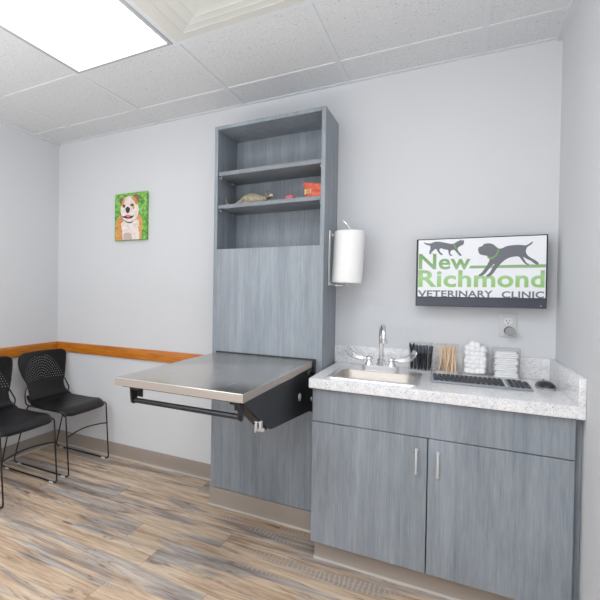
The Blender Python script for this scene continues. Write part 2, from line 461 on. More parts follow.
m = MB(); m.box((tx0+TH, ty+.018, 1.475), (tx1-TH, -.03, 1.493)); m.build('niche_floor', M_lam, t, off)
for z1, th in ((1.947, .024), (1.755, .022)):
    m = MB(); m.box((tx0+TH+.002, ty+.006, z1-th), (tx1-TH-.002, -.032, z1), 0, .002, 2); s = m.build('shelf', M_lam_h, t, off)
    for y in (-.29, -.11):
        for x, sg in ((tx0+TH, 1), (tx1-TH, -1)):
            m = MB(); m.box((min(x, x+sg*.012), y-.007, z1-th-.014), (max(x, x+sg*.012), y+.007, z1-th-.0005), 0, .003); m.build('shelf_pin', M_grey, s, off)
m = MB()
prof = [(0, 0), (.014, 0), (.011, .006), (.006, .014), (.0045, .03), (.0045, .098), (.003, .102), (0, .102)]
m.prism(prof, lambda u, v, w: Vector((tx0+w, ty-u, v)), -.004, tx1-tx0, 0); m.prism(LIP, lambda u, v, w: Vector((tx0+w, ty-u, v)), -.006, tx1-tx0, 1)
m.prism(prof, lambda u, v, w: Vector((tx0-u, w, v)), ty-.004, -.02, 0)
m.build('toe_base', [M_taupe, M_toe_lite], t, off)

# things on its lower shelf --------------------------------------------------
SZ = 1.755
def ptex(name, c1, c2, sc):
    mm = mat(name, c1, .6); q = NT(mm)
    q.l(q.ramp(q.noise(q.coord('Object'), sc, 4, .6), [(.38, c1), (.62, c2)]), q.b.inputs['Base Color']); return mm
M_cattan = ptex('cat_tan', srgb(134, 126, 102), srgb(172, 163, 138), 70)
M_catdark = ptex('cat_tabby', srgb(52, 42, 36), srgb(150, 136, 122), 160)
M_catpale = mat('cat_pale', srgb(205, 190, 165), .6)
off = (1.70, -.2, SZ)
t = thing('cat_figurine', 'tan and tabby cat figurine crouching stretched out on the cabinet shelf', 'figurine', off)
m = MB()
body = spline([(1.60, -.19, SZ+.016), (1.64, -.19, SZ+.026), (1.675, -.195, SZ+.037), (1.71, -.2, SZ+.038), (1.745, -.2, SZ+.032), (1.775, -.2, SZ+.032), (1.792, -.2, SZ+.036)], 5)
rad = [.006+(.0)*i for i in range(len(body))]
R_ = [.010, .024, .034, .036, .028, .019, .015]
rad = []
for i in range(len(R_)-1):
    for j in range(5): rad.append(R_[i]+(R_[i+1]-R_[i])*j/5)
rad.append(R_[-1])
m.tube(body, rad, 0, 14)
for x, y in ((1.675, -.225), (1.675, -.165), (1.765, -.222), (1.765, -.178)): m.ell((x, y, SZ+.0125), (.026, .010, .011))
m.build('body', M_cattan, t, off)
m = MB(); m.tube(spline([(1.61, -.19, SZ+.012), (1.585, -.2, SZ+.013), (1.562, -.215, SZ+.02), (1.553, -.22, SZ+.036), (1.551, -.222, SZ+.054)], 6), [.007-.00016*i for i in range(25)], 0, 8); m.build('tail', M_cattan, t, off)
m = MB(); m.ell((1.803, -.205, SZ+.048), (.021, .019, .019), 0, 3); m.ell((1.821, -.212, SZ+.047), (.012, .011, .009), 1)
m.ell((1.831, -.214, SZ+.052), (.0045, .004, .004), 0, 1)
m.build('head', [M_catdark, M_catpale], t, off)
for y in (-.217, -.19):
    m = MB(); m.lathe([(.0085, 0), (.006, .011), (.001, .024)], (1.795, y, SZ+.06), 0, 8); m.build('ear', M_catdark, t, off)

M_pink = mat('pink_resin', srgb(214, 118, 124), .45); M_red = mat('dark_pink', srgb(160, 40, 60), .5)
off = (1.93, -.2, SZ)
t = thing('pink_model', 'small rounded pink model with a dark red spot on the cabinet shelf', 'model', off)
m = MB(); m.ell((1.924, -.2, SZ+.023), (.026, .022, .0215), 0, 3); m.ell((1.945, -.205, SZ+.0165), (.014, .016, .0145), 0, 2); m.build('lobe', M_pink, t, off)
m = MB(); m.ell((1.951, -.217, SZ+.018), (.008, .007, .008), 0, 2); m.build('spot', M_red, t, off)

M_gum = ptex('orange_red_gum', srgb(206, 84, 62), srgb(232, 118, 92), 40); M_tooth = mat('yellowed_tooth', srgb(224, 205, 140), .4); M_mouth = mat('mouth_dark', srgb(120, 30, 26), .6)
off = (2.05, -.2, SZ)
t = thing('dental_jaw_model', 'orange red animal jaw model with yellowish teeth at the right end of the shelf', 'dental model', off)
def arch(z0, z1, k):
    out = []; n = 18
    for i in range(n+1):
        a = PI*.5+PI*(i/n); out.append((2.052+.05*math.cos(a)*k, -.2+.04*math.sin(a)*k))
    out += [(2.112, -.2-.036*k), (2.112, -.2+.036*k)]
    return out
for nm, prof_ in (('lower_jaw', ((.001, 1.06), (.006, 1.1), (.016, .98), (.03, .9), (.037, .84), (.038, .7))), ('upper_jaw', ((.058, .7), (.059, .84), (.066, .92), (.078, 1.02), (.089, 1.16), (.095, 1.14), (.099, 1.0)))):
    m = MB(); RR = []
    for dz, k in prof_:
        ring = []
        for i in range(25):
            a = PI*.5+PI*i/24; ring.append((2.052+.05*math.cos(a)*k, -.2+.04*math.sin(a)*k))
        ring += [(2.112, -.2-.04*k), (2.112, -.2+.04*k)]
        dzz = (lambda x: -(x-2.0)*.2) if nm == 'upper_jaw' else (lambda x: 0)
        RR.append([m.bm.verts.new((x, y, SZ+dz+dzz(x))) for x, y in ring])
    n = len(RR[0])
    for A, B in zip(RR, RR[1:]):
        for k in range(n): m.bm.faces.new([A[k], A[(k+1)%n], B[(k+1)%n], B[k]])
    m.bm.faces.new(RR[0]); m.bm.faces.new(RR[-1])
    j = m.build(nm, M_gum, t, off, 60)
    for i in range(9):
        a = PI*.5+PI*(i+.5)/9; k = .9; x = 2.052+.05*k*math.cos(a); y = -.2+.04*k*math.sin(a); hgt = .02 if i in (2, 6) else .009
        m = MB()
        if nm == 'lower_jaw': m.lathe([(.0042, -.004), (.0036, hgt*.6), (.001, hgt)], (x, y, SZ+.037), 0, 8)
        else: m.lathe([(.001, -hgt), (.0036, -hgt*.4), (.0042, .004)], (x, y, SZ+.059-(x-2.0)*.2), 0, 8)
        m.build('tooth', M_tooth, j, off)
m = MB(); m.prism([(2.052+.036*math.cos(a), -.2+.03*math.sin(a)) for a in [PI*.5+PI*i/16 for i in range(17)]]+[(2.108, -.23), (2.108, -.17)], lambda u, v, w: Vector((u, v, w-(u-2.0)*.1)), SZ+.03, SZ+.068); m.build('mouth_lining', M_gum, t, off)

# ------------------------------------------------------------------ fold-down exam table
off = (1.83, -.327, .63)
t = thing('exam_table', 'fold-down stainless steel exam table fixed to the tall cabinet', 'exam table', off)
m = MB(); m.box((1.555, -1.345, .868), (2.098, -.34, .9), 0, .003, 2)
m.ell((2.0992, -.99, .884), (.002, .005, .005), 0, 2)
m.build('tabletop', M_steel, t, off)
m = MB(); m.box((1.575, -1.325, .861), (2.08, -.345, .869)); m.build('underside', M_blackmetal, t, off)
m = MB(); m.box((1.5538, -1.3462, .8685), (2.0992, -1.345, .8972)); m.box((1.5538, -1.345, .8685), (1.555, -.342, .8972)); m.box((2.098, -1.345, .8685), (2.0992, -.342, .8972))
m.build('edge_band', M_edge, t, off)
m = MB(); m.box((1.55, -.339, .852), (2.108, -.327, .905), 0, .002, 1); m.box((2.03, -.338, .63), (2.108, -.327, .86), 0, .002, 1)
m.box((2.1, -.372, .835), (2.108, -.335, .9), 0, .001, 1)
m.build('wall_bracket', M_blackmetal, t, off)
prof = [(-.338, .862), (-.338, .643), (-.36, .642), (-1.005, .697), (-1.035, .708), (-1.325, .862)]
arm_mb = MB(); arm_mb.prism(prof, lambda u, v, w: Vector((w, u, v)), 2.086, 2.092)
arm_mb.prism([(-1.33, .866), (-1.322, .866), (-1.06, .716), (-1.035, .702), (-1.03, .708), (-1.05, .724)][:0] or [(-1.327, .864), (-1.317, .864), (-1.043, .712), (-1.048, .704)], lambda u, v, w: Vector((w, u, v)), 2.045, 2.0865)
arm_mb.prism([(-.338, .86), (-.338, .66), (-1.03, .712), (-1.3, .86)], lambda u, v, w: Vector((w, u, v)), 2.045, 2.049)
arm = arm_mb.build('support_arm', M_blackmetal, t, off)
RY = Matrix.Rotation(PI/2, 3, 'Y')
for (y, z, r) in ((-.582, .751, .019), (-.35, .70, .012)):
    m = MB(); m.lathe([(r, 0), (r, .003), (r*.75, .005), (r*.7, .0045), (r*.3, .0045), (r*.25, .006)], (2.092, y, z), 0, 20, RY); m.build('bolt', M_nickel, arm, off)
m = MB()
m.box((2.066, -1.118, .712), (2.096, -1.10, .726), 0, .003); m.box((2.070, -1.138, .720), (2.077, -1.116, .758), 0, .002); m.box((2.086, -1.138, .720), (2.093, -1.116, .758), 0, .002)
m.tube([(2.066, -1.13, .754), (2.095, -1.13, .754)], .006, 0, 10); m.tube([(2.062, -1.11, .705), (2.062, -1.11, .738)], .004, 0, 8)
m.build('latch', M_nickel, t, off)
m = MB(); m.box((2.06, -.50, .835), (2.088, -.36, .862), 0, .002); m.tube([(2.095, -.47, .846), (2.095, -.38, .858)], .008, 0, 10); m.build('hinge', M_bar, t, off)
m = MB(); m.tube([(1.63, -1.318, .812), (2.088, -1.318, .812)], .0105, 0, 14); bar = m.build('handle_bar', M_bar, t, off)
for x, w in ((1.627, .008), (2.078, .008)):
    m = MB()
    m.prism([(-1.345, .866), (-1.30, .866), (-1.298, .82), (-1.304, .803), (-1.318, .797), (-1.333, .803), (-1.339, .82)], lambda u, v, w_: Vector((w_, u, v)), x, x+w)
    m.box((x-.0 if x < 1.8 else x-.03, -1.34, .857), (x+.042 if x < 1.8 else x+w, -1.30, .866))
    m.box((x if x < 1.8 else x-.026, -1.305, .825 if x < 1.8 else .83), (x+.036 if x < 1.8 else x+w, -1.3, .862))
    m.build('bar_bracket', M_blackmetal, t, off)

# ------------------------------------------------------------------ paper towel
off = (2.137, -.2, 1.44)
t = thing('paper_towel_holder', 'chrome paper towel holder screwed to the side of the tall cabinet', 'holder', off)
tilt = Matrix.Rotation(math.radians(2.1), 3, 'Y')
rc = Vector((2.235, -.2, 1.44))
m = MB(); m.box((2.137, -.215, 1.29), (2.1425, -.185, 1.585), 0, .002); m.build('back_plate', M_nickel, t, off)
m = MB()
m.tube(fillet([(2.14, -.2, 1.565), (2.155, -.2, 1.565), (2.155, -.2, 1.555)], .006), .004, 0, 8)
m.tube(fillet([(2.14, -.2, 1.298), (2.155, -.2, 1.293), (2.229, -.2, 1.29), rc+tilt @ Vector((0, 0, -.13)), rc+tilt @ Vector((0, 0, .148)), (2.228, -.205, 1.605), (2.208, -.205, 1.63), (2.198, -.205, 1.634)], .012), .0035, 0, 8)
m.build('rod', M_chrome, t, off)
for z in (1.57, 1.315):
    m = MB(); m.lathe([(.006, 0), (.005, .003)], (2.1425, -.2, z), 0, 10, RY); m.build('screw', M_chrome, t, off)
m = MB(); R4 = tilt
rp = [(.02, -.1365), (.067, -.1365), (.071, -.133), (.072, -.125)] + [(.072+.0006*math.sin(i*2.4), -.125+.25*i/12) for i in range(1, 12)] + [(.072, .125), (.071, .1345), (.067, .137), (.02, .137)]
mm_ = MB()
mm_.lathe(rp, rc, 0, 48, tilt, False)
mm_.lathe([(.0195, -.1368), (.0205, -.1368), (.0205, .1373), (.0195, .1373), (.0195, -.1368)], rc, 1, 24, tilt, False)
# loose end of the sheet
def flap(u, v):
    a = math.radians(205-30*u); r = .0725+.006*u*u
    p = Vector((r*math.cos(a), r*math.sin(a), -.134+.268*v)); return rc+tilt @ p
mm_.grid(flap, 8, 10, 0)
o = mm_.build('paper_towel_roll', [M_paper, M_card]); tag(o, 'white paper towel roll hanging beside the tall cabinet', 'paper towel')
bpy.context.view_layer.update()

# ------------------------------------------------------------------ base cabinet
bx0, bx1, yd = 2.16, XR-.001, -.612
off = (2.62, -.3, 0)
t = thing('sink_cabinet', 'grey woodgrain two-door base cabinet under the sink counter', 'cabinet', off)
m = MB()
m.box((bx0+.001, yd+.022, .1), (bx0+.019, -.001, .81)); m.box((3.055, yd+.022, .1), (3.071, -.001, .81))
m.box((bx0+.019, yd+.022, .1), (3.055, -.02, .118)); m.box((bx0+.019, -.02, .1), (3.055, -.001, .81)); m.box((bx0+.019, yd+.022, .76), (3.055, yd+.05, .81))
m.build('carcass', M_lam, t, off)
m = MB(); m.box((3.0725, yd+.03, 0), (bx1, yd+.048, .81), 0, .001, 1); m.build('filler_strip', M_lam, t, off)
m = MB(); m.box((bx0, yd, .658), (3.0705, yd+.02, .806), 0, .0012, 1); m.build('false_drawer_front', M_lam, t, off)
for a, b, hx in ((bx0, 2.6165, 2.579), (2.6205, 3.0705, 2.655)):
    m = MB(); m.box((a, yd, .094), (b, yd+.02, .6545), 0, .0012, 1); d = m.build('door', M_lam, t, off)
    m = MB(); m.tube(fillet([(hx, yd, .601), (hx, yd-.026, .601), (hx, yd-.026, .503), (hx, yd, .503)], .011), .0045, 0, 10)
    for z in (.601, .503): m.lathe([(.007, 0), (.0055, .004)], (hx, yd, z), 0, 12, Matrix.Rotation(PI/2, 3, 'X'))
    m.build('handle', M_nickel, d, off)
m = MB(); m.box((bx0+.008, -.559, 0), (3.0705, -.548, .1)); 
prof = [(0, 0), (.014, 0), (.011, .006), (.006, .014), (.0045, .03), (.0045, .095), (0, .095)]
m.prism(prof, lambda u, v, w: Vector((w, -.559-u, v)), bx0+.008, 3.0705); m.prism(LIP, lambda u, v, w: Vector((w, -.559-u, v)), bx0+.006, 3.0705, 1)
m.box((bx0+.008, -.548, 0), (bx0+.014, -.02, .1))
m.build('toe_base', [M_taupe, M_toe_lite], t, off)

# ------------------------------------------------------------------ countertop, sink, faucet
CT = .857
off = (2.62, -.32, CT)
t = thing('countertop', 'white speckled stone countertop with backsplash over the base cabinet', 'countertop', off)
sx0, sx1, sy0, sy1 = 2.222, 2.565, -.562, -.203   # sink cut-out
m = MB()
def slab_with_hole(m, o_, h_, z0, z1):
    x0, x1, y0, y1 = o_; a0, a1, b0, b1 = h_
    O = [(x0, y0), (x1, y0), (x1, y1), (x0, y1)]; I = [(a0, b0), (a1, b0), (a1, b1), (a0, b1)]
    V = {}
    for z in (z0, z1):
        for i in range(4):
            V['o', i, z] = m.bm.verts.new((*O[i], z)); V['i', i, z] = m.bm.verts.new((*I[i], z))
    for i in range(4):
        j = (i+1)%4
        m.bm.faces.new([V['o', i, z1], V['o', j, z1], V['i', j, z1], V['i', i, z1]])
        m.bm.faces.new([V['o', i, z0], V['i', i, z0], V['i', j, z0], V['o', j, z0]])
        m.bm.faces.new([V['o', i, z0], V['o', j, z0], V['o', j, z1], V['o', i, z1]])
        m.bm.faces.new([V['i', i, z0], V['i', i, z1], V['i', j, z1], V['i', j, z0]])
slab_with_hole(m, (2.146, XR-.001, -.635, -.001), (sx0, sx1, sy0, sy1), .811, CT)
bmesh.ops.bevel(m.bm, geom=[e for e in m.bm.edges if all(v.co.y < -.63 for v in e.verts) or all(v.co.x < 2.15 for v in e.verts)], offset=.003, segments=2, affect='EDGES')
m.build('slab', M_stone, t, off)
m = MB(); m.box((2.139, -.021, CT+.0005), (XR-.001, -.001, .957), 0, .002); m.build('backsplash', M_stone, t, off)
m = MB(); m.box((XR-.022, -.634, CT+.0005), (XR-.001, -.0215, .957), 0, .002); m.build('side_splash', M_stone, t, off)

off = (2.39, -.38, CT)
t = thing('sink', 'small square stainless steel drop-in sink in the stone countertop', 'sink', off)
def rrect(x0, x1, y0, y1, r, n=6):
    out = []
    for cx, cy, a0 in ((x1-r, y1-r, 0), (x0+r, y1-r, 90), (x0+r, y0+r, 180), (x1-r, y0+r, 270)):
        for k in range(n+1):
            a = math.radians(a0+90*k/n); out.append((cx+r*math.cos(a), cy+r*math.sin(a)))
    return out
rings = [(rrect(2.208, 2.578, -.575, -.19, .025), CT+.0006), (rrect(2.209, 2.577, -.574, -.191, .025), CT+.005), (rrect(2.214, 2.572, -.569, -.196, .024), CT+.0065),
         (rrect(2.232, 2.554, -.549, -.278, .045), CT+.006), (rrect(2.236, 2.55, -.545, -.282, .045), CT+.002), (rrect(2.242, 2.544, -.539, -.288, .045), CT-.07), (rrect(2.252, 2.534, -.529, -.298, .045), CT-.125), (rrect(2.285, 2.5, -.505, -.31, .04), CT-.138)]
m = MB(); VV = [[m.bm.verts.new((x, y, z)) for x, y in p] for p, z in rings]
for i in range(3):
    for k in range(len(VV[0])):
        n = len(VV[0]); m.bm.faces.new([VV[i][k], VV[i][(k+1)%n], VV[i+1][(k+1)%n], VV[i+1][k]])
m.build('rim', M_chrome_soft, t, off, 60)
m = MB(); VV = [[m.bm.verts.new((x, y, z)) for x, y in p] for p, z in rings[3:]]
for i in range(len(VV)-1):
    for k in range(len(VV[0])):
        n = len(VV[0]); m.bm.faces.new([VV[i][k], VV[i][(k+1)%n], VV[i+1][(k+1)%n], VV[i+1][k]])
m.bm.faces.new(VV[-1]); m.build('basin', M_sink, t, off, 60)
m = MB(); m.lathe([(.038, 0), (.036, .003), (.028, .003), (.02, -.0005)], (2.39, -.4, CT-.1375), 0, 24); m.build('drain', M_chrome, t, off)

fy, fz = -.243, CT+.0068
off = (2.397, fy, fz)
t = thing('faucet', 'chrome gooseneck faucet with two wrist-blade handles behind the sink', 'faucet', off)
m = MB(); m.prism(rrect(2.318, 2.478, fy-.024, fy+.024, .02), lambda u, v, w: Vector((u, v, w)), fz, fz+.026)
bmesh.ops.bevel(m.bm, geom=[e for e in m.bm.edges if all(v.co.z > fz+.02 for v in e.verts) and e.calc_face_angle(0) > .5], offset=.005, segments=2, affect='EDGES')
m.build('base', M_chrome_soft, t, off)
m = MB(); m.lathe([(.022, 0), (.022, .008), (.016, .014), (.0165, .03), (.011, .036)], (2.400, fy, fz+.026), 0, 20)
arc = [(2.400, fy, fz+.05), (2.400, fy, fz+.172)]
for k in range(13):
    a = PI*k/12; arc.append((2.400+.022*(1-math.cos(a))/2, fy-.052+.052*math.cos(a), fz+.176+.052*math.sin(a)))
arc.append((2.422, fy-.104, fz+.160))
m.tube(arc, .0105, 0, 14)
sp_ = m.build('spout', M_chrome, t, off)
m = MB(); m.lathe([(.011, 0), (.0145, .002), (.0145, .02), (.0105, .024)], (2.422, fy-.104, fz+.146), 0, 18); m.build('aerator', M_chrome, sp_, off)
for x, s in ((2.347, -1), (2.447, 1)):
    m = MB(); m.lathe([(.019, 0), (.018, .006), (.013, .012), (.0125, .024), (.016, .028), (.016, .034), (.011, .042), (.004, .046)], (x, fy, fz+.026), 0, 18); v = m.build('valve', M_chrome, t, off)
    m = MB()
    pts = [(x, fy, fz+.056), (x+s*.03, fy, fz+.058)]
    m.tube(pts, .0045, 0, 10)
    bl = spline([(x+s*.026, fz+.058), (x+s*.055, fz+.061), (x+s*.078, fz+.075), (x+s*.094, fz+.098), (x+s*.104, fz+.118)], 5)if False else None
    C_ = [Vector((x+s*.026, fy-.002, fz+.058)), Vector((x+s*.05, fy-.006, fz+.06)), Vector((x+s*.074, fy-.012, fz+.070)), Vector((x+s*.091, fy-.018, fz+.088)), Vector((x+s*.104, fy-.022, fz+.112))]
    C_ = spline(C_, 5); W_ = [.005+.0115*min(1, i/11) for i in range(len(C_))]; W_[-1] = .009; W_[-2] = .0145
    def blade(u, vv, C_=C_, W_=W_):
        i = round(vv*(len(C_)-1)); p = C_[i]; w = W_[i]
        tg = (C_[min(i+1, len(C_)-1)]-C_[max(i-1, 0)]).normalized(); side = Vector((0, .35, .94)); side = (side-tg*side.dot(tg)).normalized()
        return p+side*w*(2*u-1)
    m.grid(blade, 6, len(C_)-1)
    o = m.build('wrist_blade', M_chrome, v, off)
    sd = o.modifiers.new('thickness', 'SOLIDIFY'); sd.thickness = .004; sd.offset = 0

# ------------------------------------------------------------------ acrylic bins and contents
BZ = CT+.0008
bins = []
for (x0, x1, what, lb) in ((2.512, 2.612, 'bin', 'clear acrylic bin full of dark pens, leftmost of four'), (2.628, 2.722, 'bin', 'clear acrylic bin of pale wooden sticks, second of four'),
                           (2.738, 2.841, 'bin', 'clear acrylic bin heaped with cotton balls, third of four'), (2.855, 2.958, 'bin', 'clear acrylic bin of folded white gauze, rightmost of four')):
    off = ((x0+x1)/2, -.07, BZ)
    t = thing('acrylic_bin', lb, 'container', off, 'acrylic bins along the backsplash')
    y0, y1, z1, w = -.118, -.026, CT+.142, .0022
    m = MB()
    m.box((x0, y0, BZ), (x0+w, y1, z1)); m.box((x1-w, y0, BZ), (x1, y1, z1)); m.box((x0+w, y0, BZ), (x1-w, y0+w, z1-.0)); m.box((x0+w, y1-w, BZ), (x1-w, y1, z1))
    m.build('walls', M_acrylic, t, off)
    m = MB(); m.box((x0+w, y0+w, BZ), (x1-w, y1-w, BZ+.006)); m.build('base', M_white, t, off)
    if abs(x0-2.738) > .01:
        m = MB(); m.box((x0-.002, y0-.002, z1+.0003), (x1+.002, y1+.001, z1+.004), 0, .001, 1); m.lathe([(.006, 0), (.005, .008), (.009, .011), (.009, .015)], ((x0+x1)/2, -.07, z1+.004), 0, 14)
        m.build('lid', M_acrylic, t, off)

# pens
M_pens = [mat('pen_black', srgb(30, 33, 38), .35), mat('pen_slate', srgb(70, 78, 88), .35), mat('pen_grey', srgb(118, 122, 128), .35), mat('pen_teal', srgb(28, 66, 78), .35)]
rng = random.Random(3)
protos = []
def pen_proto(mi):
    t = thing('pen', '', 'pen', (0, 0, 0))
    m = MB(); m.lathe([(.0012, 0), (.0035, .012), (.0045, .016), (.0045, .085), (.0045, .086)], (0, 0, 0), 0, 10); m.build('barrel', M_pens[mi], t)
    m = MB(); m.lathe([(.0052, .0865), (.0052, .118), (.0046, .122), (.002, .1225)], (0, 0, 0), 0, 10); m.box((-.0012, .0045, .088), (.0012, .0075, .12)); m.build('cap', M_pens[(mi+1) % 3], t)
    return t
PL = {'pen_black': 'black capped pen standing in the leftmost acrylic bin'}
names = ['black capped pen standing in the leftmost acrylic bin', 'slate grey capped pen standing in the leftmost acrylic bin', 'light grey pen standing in the leftmost acrylic bin', 'dark teal pen standing in the leftmost acrylic bin']
pos = [(i, j) for i in range(6) for j in range(4)]
cnt = {}
for k, (i, j) in enumerate(pos):
    mi = [0, 1, 0, 2, 0, 3, 1, 0][(k*5+j) % 8]
    if mi not in cnt: o = pen_proto(mi); cnt[mi] = o
    else: o = copy_tree(cnt[mi])
    o.location = (2.524+.0152*i+rng.uniform(-.002, .002), -.104+.021*j+rng.uniform(-.002, .002), BZ+.0075)
    o.rotation_euler = (rng.uniform(-.06, .06), rng.uniform(-.10, .10), rng.uniform(0, 6))
    o['label'] = names[mi]; o['group'] = 'pens in the leftmost acrylic bin'
t = thing('scissors', 'black handled scissors sticking up at the left of the pen bin', 'scissors', (2.524, -.112, BZ+.02))
for s in (-1, 1):
    m = MB(); m.tube(spline([(0, 0, 0), (s*.004, 0, .05), (s*-.003, 0, .09), (s*-.009+.002, 0, .122)], 5), [.0028]*11+[.0036]*5, 0, 8); m.build('blade', M_pens[0], t)

# sticks
rng = random.Random(5)
m = MB(); m.box((-.0028, -.0009, 0), (.0028, .0009, .138), 0, .0008, 1)
st0 = m.build('wooden_stick', M_stick); first = True
for k in range(34):
    o = st0 if first else st0.copy()
    if not first: COL.objects.link(o)
    first = False
    xb = 2.637+.076*rng.random(); xt = 2.637+.076*rng.random(); xt = xb+(xt-xb)*.85; yb = -.108+.07*rng.random(); yt = max(-.110, min(-.036, yb+rng.uniform(-.02, .02)))
    o.location = (xb, yb, BZ+.0075); d = Vector((xt-xb, yt-yb, .125))
    o.rotation_euler = d.to_track_quat('Z', 'Y').to_euler(); 
    o.scale = (1, 1, rng.uniform(.92, .985)*.985)
    tag(o, 'thin pale wooden stick standing in the second acrylic bin', 'stick', 'wooden sticks in the second acrylic bin')

# cotton balls
rng = random.Random(9); random.seed(4)
cb = []
for q in range(3):
    m = MB(); m.ell((0, 0, 0), ((.0158, .0155, .0148), (.0152, .016, .0145), (.0155, .015, .016))[q], 0, 3, None, .05); o = m.build('cotton_ball', M_cotton, None, None, 180); cb.append(o)
used = 0
for lay in range(7):
    for i in range(4):
        for j in range(3):
            if lay == 6 and (j == 0 or i in (0, 3)): continue
            o = cb[used] if used < 3 else cb[rng.randrange(3)].copy()
            if used >= 3: COL.objects.link(o)
            used += 1
            sft = .0035 if lay % 2 else -.0035
            x = 2.7895+.0195*(i-1.5)*.97+sft*.4+rng.uniform(-.0012, .0012); y = -.0955+.0235*j+rng.uniform(-.001, .001)
            o.location = (x, y, BZ+.0272+.0205*lay+rng.uniform(-.004, .004))
            o.rotation_euler = (rng.uniform(0, 6), rng.uniform(0, 6), rng.uniform(0, 6))
            tag(o, 'white cotton ball heaped in the third acrylic bin', 'cotton ball', 'cotton balls in the third acrylic bin')

# gauze pads
rng = random.Random(2)
lbs = ['folded white gauze bundle at the bottom of the rightmost bin', 'folded white gauze bundle second from the bottom in the rightmost bin', 'folded white gauze bundle second from the top in the rightmost bin', 'folded white gauze bundle on top in the rightmost bin']
def gauze():
    m = MB()
    for q in range(3):
        z = q*.0098; dx = [.0, .0015, -.001][q]
        m.box((-.043+dx, -.038, z), (.043+dx, .038, z+.0094), 0, .0042, 3)
    m.box((-.0432, -.040, .0255), (-.036, -.034, .0292), 1); m.box((.036, -.040, .0255), (.0432, -.034, .0292), 1)
    return m.build('gauze_bundle', [M_gauze, M_grey])
gz = gauze()
for k in range(4):
    o = gz if k == 0 else gz.copy()
    if k: COL.objects.link(o)
    o.location = (2.9065+rng.uniform(-.002, .002), -.072+rng.uniform(-.002, .002), BZ+.007+.0302*k); o.rotation_euler = (0, 0, rng.uniform(-.03, .03))
    tag(o, lbs[k], 'gauze', 'gauze bundles in the rightmost acrylic bin')

# ------------------------------------------------------------------ keyboard and mouse
off = (2.795, -.33, CT)
t = thing('keyboard', 'black computer keyboard lying in front of the acrylic bins', 'keyboard', off)
kw, kd = .356, .15
KM = Matrix.Translation((2.794, -.334, CT+.0012)) @ Matrix.Rotation(math.radians(2.2), 4, 'Z') @ Matrix.Rotation(math.radians(4.5), 4, 'X') 
KM = KM @ Matrix.Translation((0, 0, .0085))
m = MB(); m.box((-kw/2, -kd/2, -.0035), (kw/2, kd/2, .006), 0, .003, 2, KM); 
m.box((-kw/2+.268, -kd/2+.01, .006), (-kw/2+.274, kd/2-.01, .0066), 1, 0, 1, KM)
kbase = m.build('body', [M_keybase, M_glide], t, off)
kcache = {}
px = .0172; rows = [13, 14, 14, 13, 12, 8]
x0 = -kw/2+.009
def key(cx, cy, w, d):
    m = MB(); m.box((cx-w/2, cy-d/2, .0062), (cx+w/2, cy+d/2, .0105), 0, .0015, 1, KM); m.build('key', M_key, t, off)
nk = 0
pitch_y = (kd-.02)/6
for r in range(6):
    cy = kd/2-.010-pitch_y*(r+.5)
    if r == 5: ws = [1.3, 1.1, 1.2, 5.2, 1.2, 1.1, 1.2, 1.2, 1.2]
    else: ws = [[1]*15, [1]*13+[2], [1.5]+[1]*12+[1.5], [1.8]+[1]*11+[2.2], [2.3]+[1]*10+[2.7]][r]
    sm = sum(ws); u = .256/sm; x = x0
    for w in ws: key(x+u*w/2, cy, u*w-.0036, pitch_y-.0046); x += u*w; nk += 1
    for c in range(4 if r else 3):
        key(-kw/2+.281+.0178*(c+.5), cy, .0140, pitch_y-.0046); nk += 1
for sx in (-1, 1):
    m = MB(); m.box((sx*.14-.012, kd/2-.02, -.0125), (sx*.14+.012, kd/2-.008, -.003), 0, .001, 1, KM); m.build('foot', M_black, t, off)

off = (3.03, -.275, CT)
t = thing('computer_mouse', 'black computer mouse on the counter near the right wall', 'mouse', off)
MM = Matrix.Translation((3.027, -.272, CT+.0008)) @ Matrix.Rotation(math.radians(8), 4, 'Z')
def mouse_grid(m, z0, k, mi):
    def fn(u, v):
        a = 2*PI*u; ph = PI/2*v
        r = math.cos(ph)
        return MM @ Vector((.030*k*r*math.copysign(abs(math.cos(a))**.8, math.cos(a)), .056*k*r*math.copysign(abs(math.sin(a))**.8, math.sin(a)), z0+(.024)*math.sin(ph)*(1-.15*math.sin(a)*r)))
    m.grid(fn, 32, 8, mi)
m = MB(); m.prism([(.030*math.copysign(abs(math.cos(a))**.8, math.cos(a)), .056*math.copysign(abs(math.sin(a))**.8, math.sin(a))) for a in [2*PI*i/32 for i in range(32)]], lambda u, v, w: MM @ Vector((u, v, w)), 0, .008)
m.build('base', M_grey, t, off)
m = MB(); mouse_grid(m, .008, 1.0, 0); m.build('shell', M_black, t, off, 80)
m = MB(); m.lathe([(.002, -.0025), (.006, -.002), (.006, .002), (.002, .0025)], MM @ Vector((0, .03, .0285)), 0, 16, RY); m.build('scroll_wheel', M_dgrey, t, off)

# ------------------------------------------------------------------ monitor
ox0, ox1, oz0, oz1, my = 2.536, 3.0485, 1.19, 1.528, -.09
off = (2.792, my, 1.36)
t = thing('wall_monitor', 'black flat wall-mounted monitor showing a green and grey clinic logo', 'monitor', off)
m = MB(); m.box((ox0, my, oz0), (ox1, my+.03, oz1), 0, .004, 2); m.box((2.62, my+.03, 1.24), (2.96, my+.045, 1.48), 0, .008, 2); m.build('casing', M_bezel, t, off)
m = MB(); m.box((ox0+.002, my-.0015, oz0+.002), (ox1-.002, my, oz0+.044), 0, .001, 1)
m.lathe([(.002, 0), (.002, .0006)], (3.028, my-.0015, oz0+.012), 1, 10, Matrix.Rotation(PI/2, 3, 'X'))
m.build('chin', [M_chin, M_white], t, off)
m = MB(); m.box((2.745, -.045, 1.31), (2.84, -.0015, 1.41), 0, .003); m.build('wall_mount', M_blackmetal, t, off)
ux0, ux1, uz0, uz1 = 2.545, 3.0425, 1.238, 1.5225
